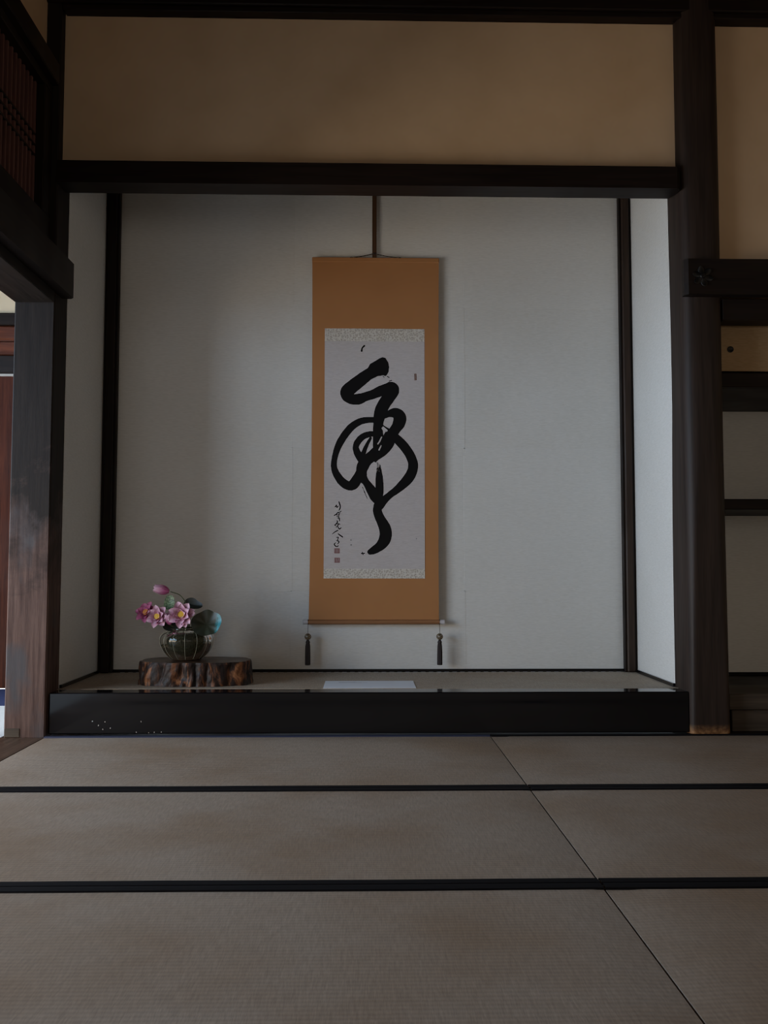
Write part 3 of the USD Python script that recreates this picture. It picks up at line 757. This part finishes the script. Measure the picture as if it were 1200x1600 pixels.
# signature column (finer units: 1 = half a brush unit, from the corner at u 33, v 1800)
def sg(pts, r):
    return brush([(33.3 + a * 0.5, 1800 + b * 0.5, (r if np.isscalar(r) else r[i]) * 0.5) for i, (a, b) in enumerate(pts)], 5)
sig = [
    [sg([(328, 205), (340, 250), (356, 300), (348, 345), (328, 385)], [10, 14, 11, 12, 6]), sg([(245, 312), (268, 295), (276, 272), (284, 322), (312, 296)], [8, 12, 8, 10, 8])],
    [sg([(372, 402), (345, 420), (300, 425), (285, 455), (250, 478), (228, 490)], [8, 8, 7, 10, 12, 8]), sg([(285, 440), (292, 520)], 7), sg([(318, 425), (325, 505)], 7), sg([(346, 440), (315, 505), (332, 550), (342, 606)], [7, 7, 10, 6]), sg([(302, 545), (346, 552)], 7)],
    [sg([(288, 595), (296, 625), (278, 652), (242, 690), (272, 700)], [8, 12, 9, 9, 6]), sg([(262, 675), (300, 660), (312, 690), (268, 735)], 7), sg([(318, 660), (345, 672)], 9), sg([(295, 690), (312, 740), (340, 768), (372, 742)], [7, 9, 11, 8])],
    [sg([(188, 872), (245, 828), (305, 796)], [5, 9, 10]), sg([(310, 868), (350, 898), (400, 932)], [9, 12, 13])],
    [sg([(270, 945), (312, 938), (300, 1000), (326, 1036), (300, 1078)], [6, 8, 8, 10, 7]), sg([(275, 1005), (330, 1028)], 7), sg([(258, 1052), (230, 1080), (252, 1118), (290, 1130), (316, 1112)], [7, 10, 10, 9, 7])],
]
for g in sig:
    obj('signature_character', ink_mesh(unary_union(g)), M['ink'], pp)
for (a0, a1, b0, b1, mt) in ((148, 204, C2 + 1450, C2 + 1502, 'seal_red'), (150, 206, C2 + 1547, C2 + 1598, 'seal_red')):
    pg = ragged(sbox(a0, b0, a1, b1), 1.2, 9)
    inner = [LineString([(a0 + 10 + 9 * k, b0 + 8), (a0 + 10 + 9 * k + rng.uniform(-3, 3), b1 - 8)]).buffer(1.3) for k in range(5)]
    pg = pg.difference(unary_union(inner))
    obj('red_seal', ink_mesh(pg), M[mt], pp, label='faded red square seal')
pg = Polygon([(981, 560), (1004, 560), (1006, 628), (983, 630)]).difference(unary_union([LineString([(988, 570 + 12 * k), (999, 572 + 12 * k)]).buffer(1.2) for k in range(5)]))
obj('oblong_seal', ink_mesh(pg), M['seal_brown'], pp, label='small brown oblong seal at upper right')

rod = trimesh.creation.cylinder(radius=0.0125, height=0.699, sections=20)
rod.apply_transform(trimesh.transformations.translation_matrix([0.054, YS - 0.001, 0.4555]) @ trimesh.transformations.rotation_matrix(np.pi / 2, [0, 1, 0]))
obj('roller', rod, M['roller_wood'], sc, smooth=40)
for sx, x in ((-1, -0.296), (1, 0.404)):
    k = lathe([(0.0, 0.0), (0.0115, 0.0), (0.0118, 0.012), (0.0130, 0.02), (0.0130, 0.0255), (0.010, 0.027), (0.0, 0.027)], 24)
    k.apply_transform(trimesh.transformations.translation_matrix([x, YS - 0.001, 0.4555]) @ trimesh.transformations.rotation_matrix(sx * np.pi / 2, [0, 1, 0]))
    obj('roller_end', k, M['roller_end'], sc, smooth=35)
ty = float(yscroll(0.05, zt_))
rod = bx(-0.286, 0.408, ty - 0.004, ty + 0.004, zt_ - 0.018, zt_ + 0.008, 0.003)
obj('top_batten', rod, M['mounting'], sc)
obj('hanging_cord', tube([(-0.072, ty, zt_ + 0.006), (0.0, ty, zt_ + 0.018), (0.052, ty + 0.002, zt_ + 0.032), (0.11, ty, zt_ + 0.018), (0.193, ty, zt_ + 0.006)], 0.0022), M['cord'], sc, smooth=60)
for x in (-0.072, 0.193):
    obj('cord_ring', trimesh.creation.torus(0.006, 0.0018, 16, 8).apply_transform(trimesh.transformations.translation_matrix([x, ty, zt_ + 0.007])), M['black_metal'], sc, smooth=60)

hg = thing('scroll_hanger', 'thin brown bamboo hanger strip the scroll hangs from', 'hanger')
obj('bamboo_strip', bx(0.042, 0.066, ty + 0.006, ty + 0.012, 2.432, 2.949, 0.002), M['hanger'], hg)
obj('hook', tube([(0.054, ty + 0.006, 2.465), (0.054, ty - 0.003, 2.455), (0.054, ty - 0.005, 2.464)], 0.002), M['black_metal'], hg, smooth=60)

def weight(x, label):
    t = thing('scroll_weight', label, 'scroll weight', loc=(x, YS - 0.017, 0.2305), group='tasselled scroll weights')
    ring = [(0.0, 0.004 + 0.013 * math.sin(a) + 0.013, 0.2245 + 0.0145 * math.cos(a)) for a in np.linspace(0, 2 * math.pi, 17)]
    obj('cord_loop', tube(ring, 0.0013, 6), M['cord'], t, smooth=60)
    obj('cord', tube([(0, 0.003, 0.213), (0, 0.001, 0.19), (0, 0, 0.165)], 0.0014, 6), M['cord'], t, smooth=60)
    b = trimesh.creation.icosphere(3, 0.0175)
    v = b.vertices
    ang = np.arctan2(v[:, 1], v[:, 0])
    v *= (1 + 0.03 * np.cos(8 * ang) * np.sin(np.arccos(np.clip(v[:, 2] / 0.0175, -1, 1))) ** 2)[:, None]
    b.apply_translation([0, 0, 0.149])
    obj('bead', b, M['bead'], t, smooth=True)
    obj('tassel_knot', lathe([(0, 0.112), (0.010, 0.113), (0.0115, 0.119), (0.009, 0.127), (0.006, 0.1315), (0, 0.132)], 20), M['tassel'], t, smooth=40)
    obj('tassel', lathe([(0, 0.0), (0.0125, 0.0), (0.0133, 0.006), (0.0128, 0.06), (0.012, 0.100), (0.010, 0.112), (0, 0.113)], 56, lambda th, z: 1 + 0.07 * np.sign(np.sin(14 * th)) * np.abs(np.sin(14 * th)) ** 0.6), M['tassel'], t, smooth=50)
weight(-0.2955, 'dark tassel with gilt bead hanging from the left end of the scroll roller')
weight(0.4030, 'dark tassel with gilt bead hanging from the right end of the scroll roller')

# ------------------------------------------------------------------ note on the matting
nt = thing('paper_note', 'white printed paper sheet lying on the alcove matting below the scroll', 'paper')
obj('sheet', bx(-0.187, 0.243, 4.215, 4.472, ZA + 0.0003, ZA + 0.0022, 0.0003), M['note'], nt)
for k in range(3):
    y = 4.43 - 0.018 * k
    obj('print_line', bx(-0.12, -0.04 + 0.03 * k, y, y + 0.006, ZA + 0.0022, ZA + 0.0024, 0), M['note_print'], nt)

# ------------------------------------------------------------------ burl slab, vase and lotus
sl = thing('burl_stand', 'polished dark burl wood slab with orange-brown hollows under the vase', 'stand')
nth, nz = 220, 18
th = np.linspace(0, 2 * np.pi, nth + 1)[:-1]
cx, cy_ = -0.812, 4.435
P = np.zeros((nz, nth, 3))
H0, H1 = ZA + 0.0008, 0.298
def burl_r(th, q):
    c, s = np.cos(th), np.sin(th)
    r = (np.abs(c / 0.262) ** 2.8 + np.abs(s / 0.152) ** 2.8) ** (-1 / 2.8)
    pts = np.stack([np.cos(th) * 2.6 + 5, np.sin(th) * 2.6 + 5, np.full_like(th, q * 0.5)], -1)
    big_ = meshkit.fbm(pts, 2, 4) - 0.5
    fl = np.abs(np.sin(7.5 * th + 2.2 * meshkit.noise(pts * 0.8, 8))) ** 0.55
    fine = meshkit.fbm(pts * 3.2 + np.array([0, 0, q * 1.2]), 3, 12) - 0.5
    flare = 0.012 * (1 - q) ** 2
    return r * (1 + 0.10 * big_) + 0.016 * (fl - 0.7) * (0.5 + 0.7 * (1 - abs(2 * q - 0.9))) + 0.022 * fine * (1 - 0.5 * q) + flare
for i in range(nz):
    q = i / (nz - 1)
    r = burl_r(th, q)
    if i == nz - 1:
        r = r - 0.003
    P[i, :, 0], P[i, :, 1] = cx + r * np.cos(th), cy_ + r * np.sin(th)
    P[i, :, 2] = H0 + (H1 - H0) * q - (0.002 if i == nz - 2 else 0)
obj('carved_side', grid_mesh(P, closed_v=True), M['burl'], sl, smooth=50)
Q = np.stack([P[-1] * (1 - k) + np.array([cx, cy_, H1]) * k for k in (0, 0.12, 0.35, 0.7, 0.999)])
nzv = meshkit.fbm(Q * 9, 2, 3) - 0.5
Q[1:, :, 2] += 0.002 * nzv[1:]
m = grid_mesh(Q, closed_v=True)
obj('cut_top', m, M['burl_top'], sl, smooth=True)

VX, VY, VZ = -0.857, 4.425, 0.3005
vs = thing('glass_vase', 'squat ribbed smoky olive glass vase on the burl slab', 'vase', loc=(VX, VY, VZ))
prof_o = [(0.0, 0.0), (0.060, 0.0), (0.074, 0.004), (0.095, 0.022), (0.116, 0.048), (0.129, 0.078), (0.1315, 0.098), (0.126, 0.116), (0.112, 0.132), (0.098, 0.141), (0.090, 0.147), (0.088, 0.153)]
prof_i = [(0.084, 0.154), (0.085, 0.147), (0.093, 0.138), (0.107, 0.128), (0.121, 0.113), (0.1255, 0.097), (0.123, 0.079), (0.110, 0.051), (0.090, 0.027), (0.068, 0.010), (0.0, 0.008)]
NL = 14
def lobes(th, z):
    a = 0.018 * math.sin(math.pi * min(max(z / 0.15, 0), 1))
    return 1 - a * (1 - np.abs(np.sin(NL / 2 * (th + 0.11))) ** 0.6)
gl = lathe([tuple(p) for p in bez(prof_o, 4)] + [tuple(p) for p in bez(prof_i, 4)], 168, lobes)
body = obj('glass_bowl', gl, M['glass'], vs, smooth=True)
po = bez(prof_o[2:], 5)
for k in range(NL):
    a = 2 * math.pi * k / NL - 0.11
    pts = [((r * lobes(np.array([a]), z)[0] + 0.0006) * math.cos(a), (r * lobes(np.array([a]), z)[0] + 0.0006) * math.sin(a), z) for r, z in po if z > 0.006]
    obj('rib', tube(pts, 0.0010, 6), M['glass_rib'], body, smooth=60)

def frame(direction, roll=0.0):
    d = np.array(direction, float)
    d /= np.linalg.norm(d)
    a = np.cross([0, 0, 1.0], d)
    if np.linalg.norm(a) < 1e-4:
        a = np.array([1.0, 0, 0])
    a /= np.linalg.norm(a)
    b = np.cross(d, a)
    c, s = math.cos(roll), math.sin(roll)
    return np.stack([c * a + s * b, -s * a + c * b, d], 1)

def petal(length, width, tilt, az, cup=0.35, curl=0.2):
    """petal in flower space (axis +z): a pointed, cupped blade rising from the centre"""
    nu, nv = 12, 9
    u = np.linspace(0, 1, nu)
    v = np.linspace(-1, 1, nv)
    wv = width * (np.sin(np.pi * np.clip(u, 0, 1) ** 0.95) ** 0.62 * 0.5 + 0.12 * (1 - u))
    U, V = np.meshgrid(u, v, indexing='ij')
    s = U * length
    ang = tilt + curl * (0.5 - U)
    rad = np.cumsum(np.cos(ang) * length / (nu - 1), axis=0)
    hgt = np.cumsum(np.sin(ang) * length / (nu - 1), axis=0)
    off = V * wv[:, None]
    up_ = cup * (V ** 2) * wv[:, None]
    r = rad - up_ * np.sin(tilt) + 0.004
    z = hgt + up_ * np.cos(tilt)
    x = r * math.cos(az) - off * math.sin(az)
    y = r * math.sin(az) + off * math.cos(az)
    P = np.stack([x, y, z], -1)
    nrm = np.zeros_like(P)
    front = grid_mesh(P)
    vn = front.vertex_normals.reshape(P.shape)
    back = grid_mesh(P - vn * 0.0006)
    back.invert()
    m = cat(front, back)
    tone = np.concatenate([U.ravel(), U.ravel() * 0.9])
    return m, tone

def flower(label, pos, direction, size, rings, petal_mat_, pod_mat, roll=0.0, stem_to=None, grp='open lotus flowers'):
    t = thing('lotus_flower', label, 'flower', loc=pos, group=grp)
    R_ = frame(direction, roll)
    for (n, ln, wd, tilt, ph) in rings:
        for k in range(n):
            m, tone = petal(size * ln, size * wd, tilt + 0.12 * math.sin(k * 2.4 + ph * 5), 2 * math.pi * k / n + ph + 0.1 * math.sin(3.1 * k), 0.45, 0.5)
            m.vertices = m.vertices @ R_.T
            obj('petal', m, M[petal_mat_], t, smooth=True, attr=tone)
    pod = lathe([(0, 0.0), (0.18 * size, 0.02 * size), (0.30 * size, 0.24 * size), (0.31 * size, 0.36 * size), (0.26 * size, 0.42 * size), (0, 0.44 * size)], 20)
    pod.vertices = pod.vertices @ R_.T
    obj('seed_head', pod, M[pod_mat], t, smooth=40)
    if stem_to is not None:
        e = np.array(stem_to) - np.array(pos)
        d = np.array(direction) / np.linalg.norm(direction)
        pts = bez([np.zeros(3), -d * 0.03 + e * 0.15, e * 0.6 + np.array([0, 0, 0.01]), e], 6)
        obj('stem', tube(pts, 0.003, 7), M['stem'], t, smooth=60)
    return t
neck = (VX, VY, VZ + 0.11)
R3 = [(7, 1.0, 0.66, 0.32, 0.0), (6, 0.86, 0.60, 0.72, 0.45), (4, 0.62, 0.5, 1.05, 0.2)]
flower('magenta lotus flower with orange centre, leftmost in the vase', (-1.040, 4.385, 0.523), (-0.25, -0.80, 0.50), 0.052, R3, 'petal_deep', 'pod_orange', 0.4, (VX - 0.03, VY, VZ + 0.1))
flower('pink lotus flower with yellow centre, middle of the three blooms', (-0.982, 4.36, 0.508), (-0.10, -0.95, 0.25), 0.052, R3, 'petal', 'pod', 0.9, (VX - 0.02, VY - 0.01, VZ + 0.1))
flower('largest pink lotus flower with yellow centre, above the vase mouth', (-0.868, 4.345, 0.517), (0.08, -0.96, 0.22), 0.060, R3 + [(4, 1.0, 0.5, 0.15, 0.25)], 'petal', 'pod', 0.1, (VX, VY - 0.02, VZ + 0.1))
# closed bloom tucked beside the largest flower
t = thing('lotus_bud', 'half-open pale pink lotus bud tucked left of the largest flower', 'flower bud', loc=(-0.925, 4.36, 0.470))
R_ = frame((-0.10, -0.35, 0.9))
for k in range(5):
    m, tone = petal(0.060, 0.036, 1.35, 2 * math.pi * k / 5 + 0.5, 0.5, -0.7)
    m.vertices = m.vertices @ R_.T
    obj('petal', m, M['petal'], t, smooth=True, attr=tone)
obj('stem', tube(bez([(0, 0, 0), (0.03, 0.03, -0.02), (0.06, 0.06, -0.06)], 6), 0.003, 7), M['stem'], t, smooth=60)
# closed bud at the top
t = thing('lotus_bud', 'closed pointed pink lotus bud on a bent stem, highest in the vase', 'flower bud', loc=(-0.935, 4.40, 0.628))
R_ = frame((-0.95, -0.12, 0.22), 0.4)
for k in range(6):
    m, tone = petal(0.078, 0.038, 1.42, 2 * math.pi * k / 6, 0.45, -0.75)
    m.vertices = m.vertices @ R_.T
    obj('petal', m, M['petal'], t, smooth=True, attr=tone)
obj('stem', tube(bez([(0.0, 0, 0.0), (0.045, 0.01, -0.018), (0.075, 0.015, -0.065), (0.08, 0.022, -0.14), (0.078, 0.025, -0.22)], 8), 0.0022, 7), M['stem'], t, smooth=60)

def leaf(name, label, pos, direction, roll, outline, mat_, dish=0.2, fold=0.0, thick=0.0012, ripple=0.0, stem_to=None, tone_dir=None):
    """leaf from a polar outline in its own plane, dished or folded"""
    t = thing(name, label, 'leaf', loc=pos)
    na, nr = 48, 9
    a = np.linspace(0, 2 * np.pi, na + 1)[:-1]
    ro = np.array([outline(x) for x in a])
    q = np.linspace(0.02, 1, nr)
    X = q[:, None] * (ro * np.cos(a))[None]
    Y = q[:, None] * (ro * np.sin(a))[None]
    R2 = np.sqrt(X ** 2 + Y ** 2)
    Z = dish * R2 ** 2 / ro.max() + fold * np.abs(Y) + ripple * np.sin(7 * a)[None] * q[:, None] ** 2
    P = np.stack([X, Y, Z], -1)
    tone = None
    if tone_dir is not None:
        tone = (X * tone_dir[0] + Y * tone_dir[1]) / ro.max() * 0.5 + 0.5
    fr = grid_mesh(P, closed_v=True)
    Bk = P.copy()
    Bk[..., 2] -= thick
    bk = grid_mesh(Bk, closed_v=True)
    bk.invert()
    m = cat(fr, bk)
    m.vertices = m.vertices @ frame(direction, roll).T
    obj('blade', m, M[mat_], t, smooth=True, attr=None if tone is None else np.concatenate([tone.ravel(), tone.ravel()]))
    if stem_to is not None:
        e = np.array(stem_to) - np.array(pos)
        obj('stalk', tube(bez([(0, 0.002, 0), e * 0.5 + np.array([0, 0.01, 0.01]), e], 6), 0.003, 7), M['stem'], t, smooth=60)
    return t
leaf('lotus_leaf', 'small mottled green oval leaf below the highest bud', (-0.937, 4.395, 0.574), (-0.1, -0.95, 0.3), 0.3, lambda x: 0.031 * (1 + 0.18 * math.cos(2 * x - 2.4)) , 'leaf_green', 0.3, stem_to=(VX - 0.01, VY, VZ + 0.1))
leaf('lotus_leaf', 'blackish pointed leaf behind the largest pink flower', (-0.838, 4.42, 0.566), (0.1, -0.85, 0.5), -0.3, lambda x: 0.031 * (1 + 0.12 * abs(math.cos(x)) ** 3) if math.cos(x) < 0 else 0.031 * (1 + 0.85 * abs(math.cos(x)) ** 7), 'leaf_dark', 0.2, 0.25, stem_to=(VX, VY + 0.01, VZ + 0.1))
leaf('lotus_leaf', 'large round dark lotus leaf with teal right rim over the vase lip', (-0.755, 4.372, 0.472), (0.12, -0.90, 0.42), 0.35, lambda x: 0.068 * (1 + 0.06 * math.cos(2 * x) + 0.03 * math.cos(5 * x)), 'leaf_teal', 0.35, ripple=0.004, stem_to=(VX + 0.03, VY, VZ + 0.11), tone_dir=(0.9, -0.4))
leaf('lotus_leaf', 'blackish leaf lying low over the left vase rim', (-0.915, 4.372, 0.462), (0.0, -0.8, 0.6), 0.2, lambda x: 0.030 * (1 + 0.5 * abs(math.cos(x)) ** 3), 'leaf_dark', 0.3, 0.1, stem_to=(VX - 0.01, VY, VZ + 0.11))
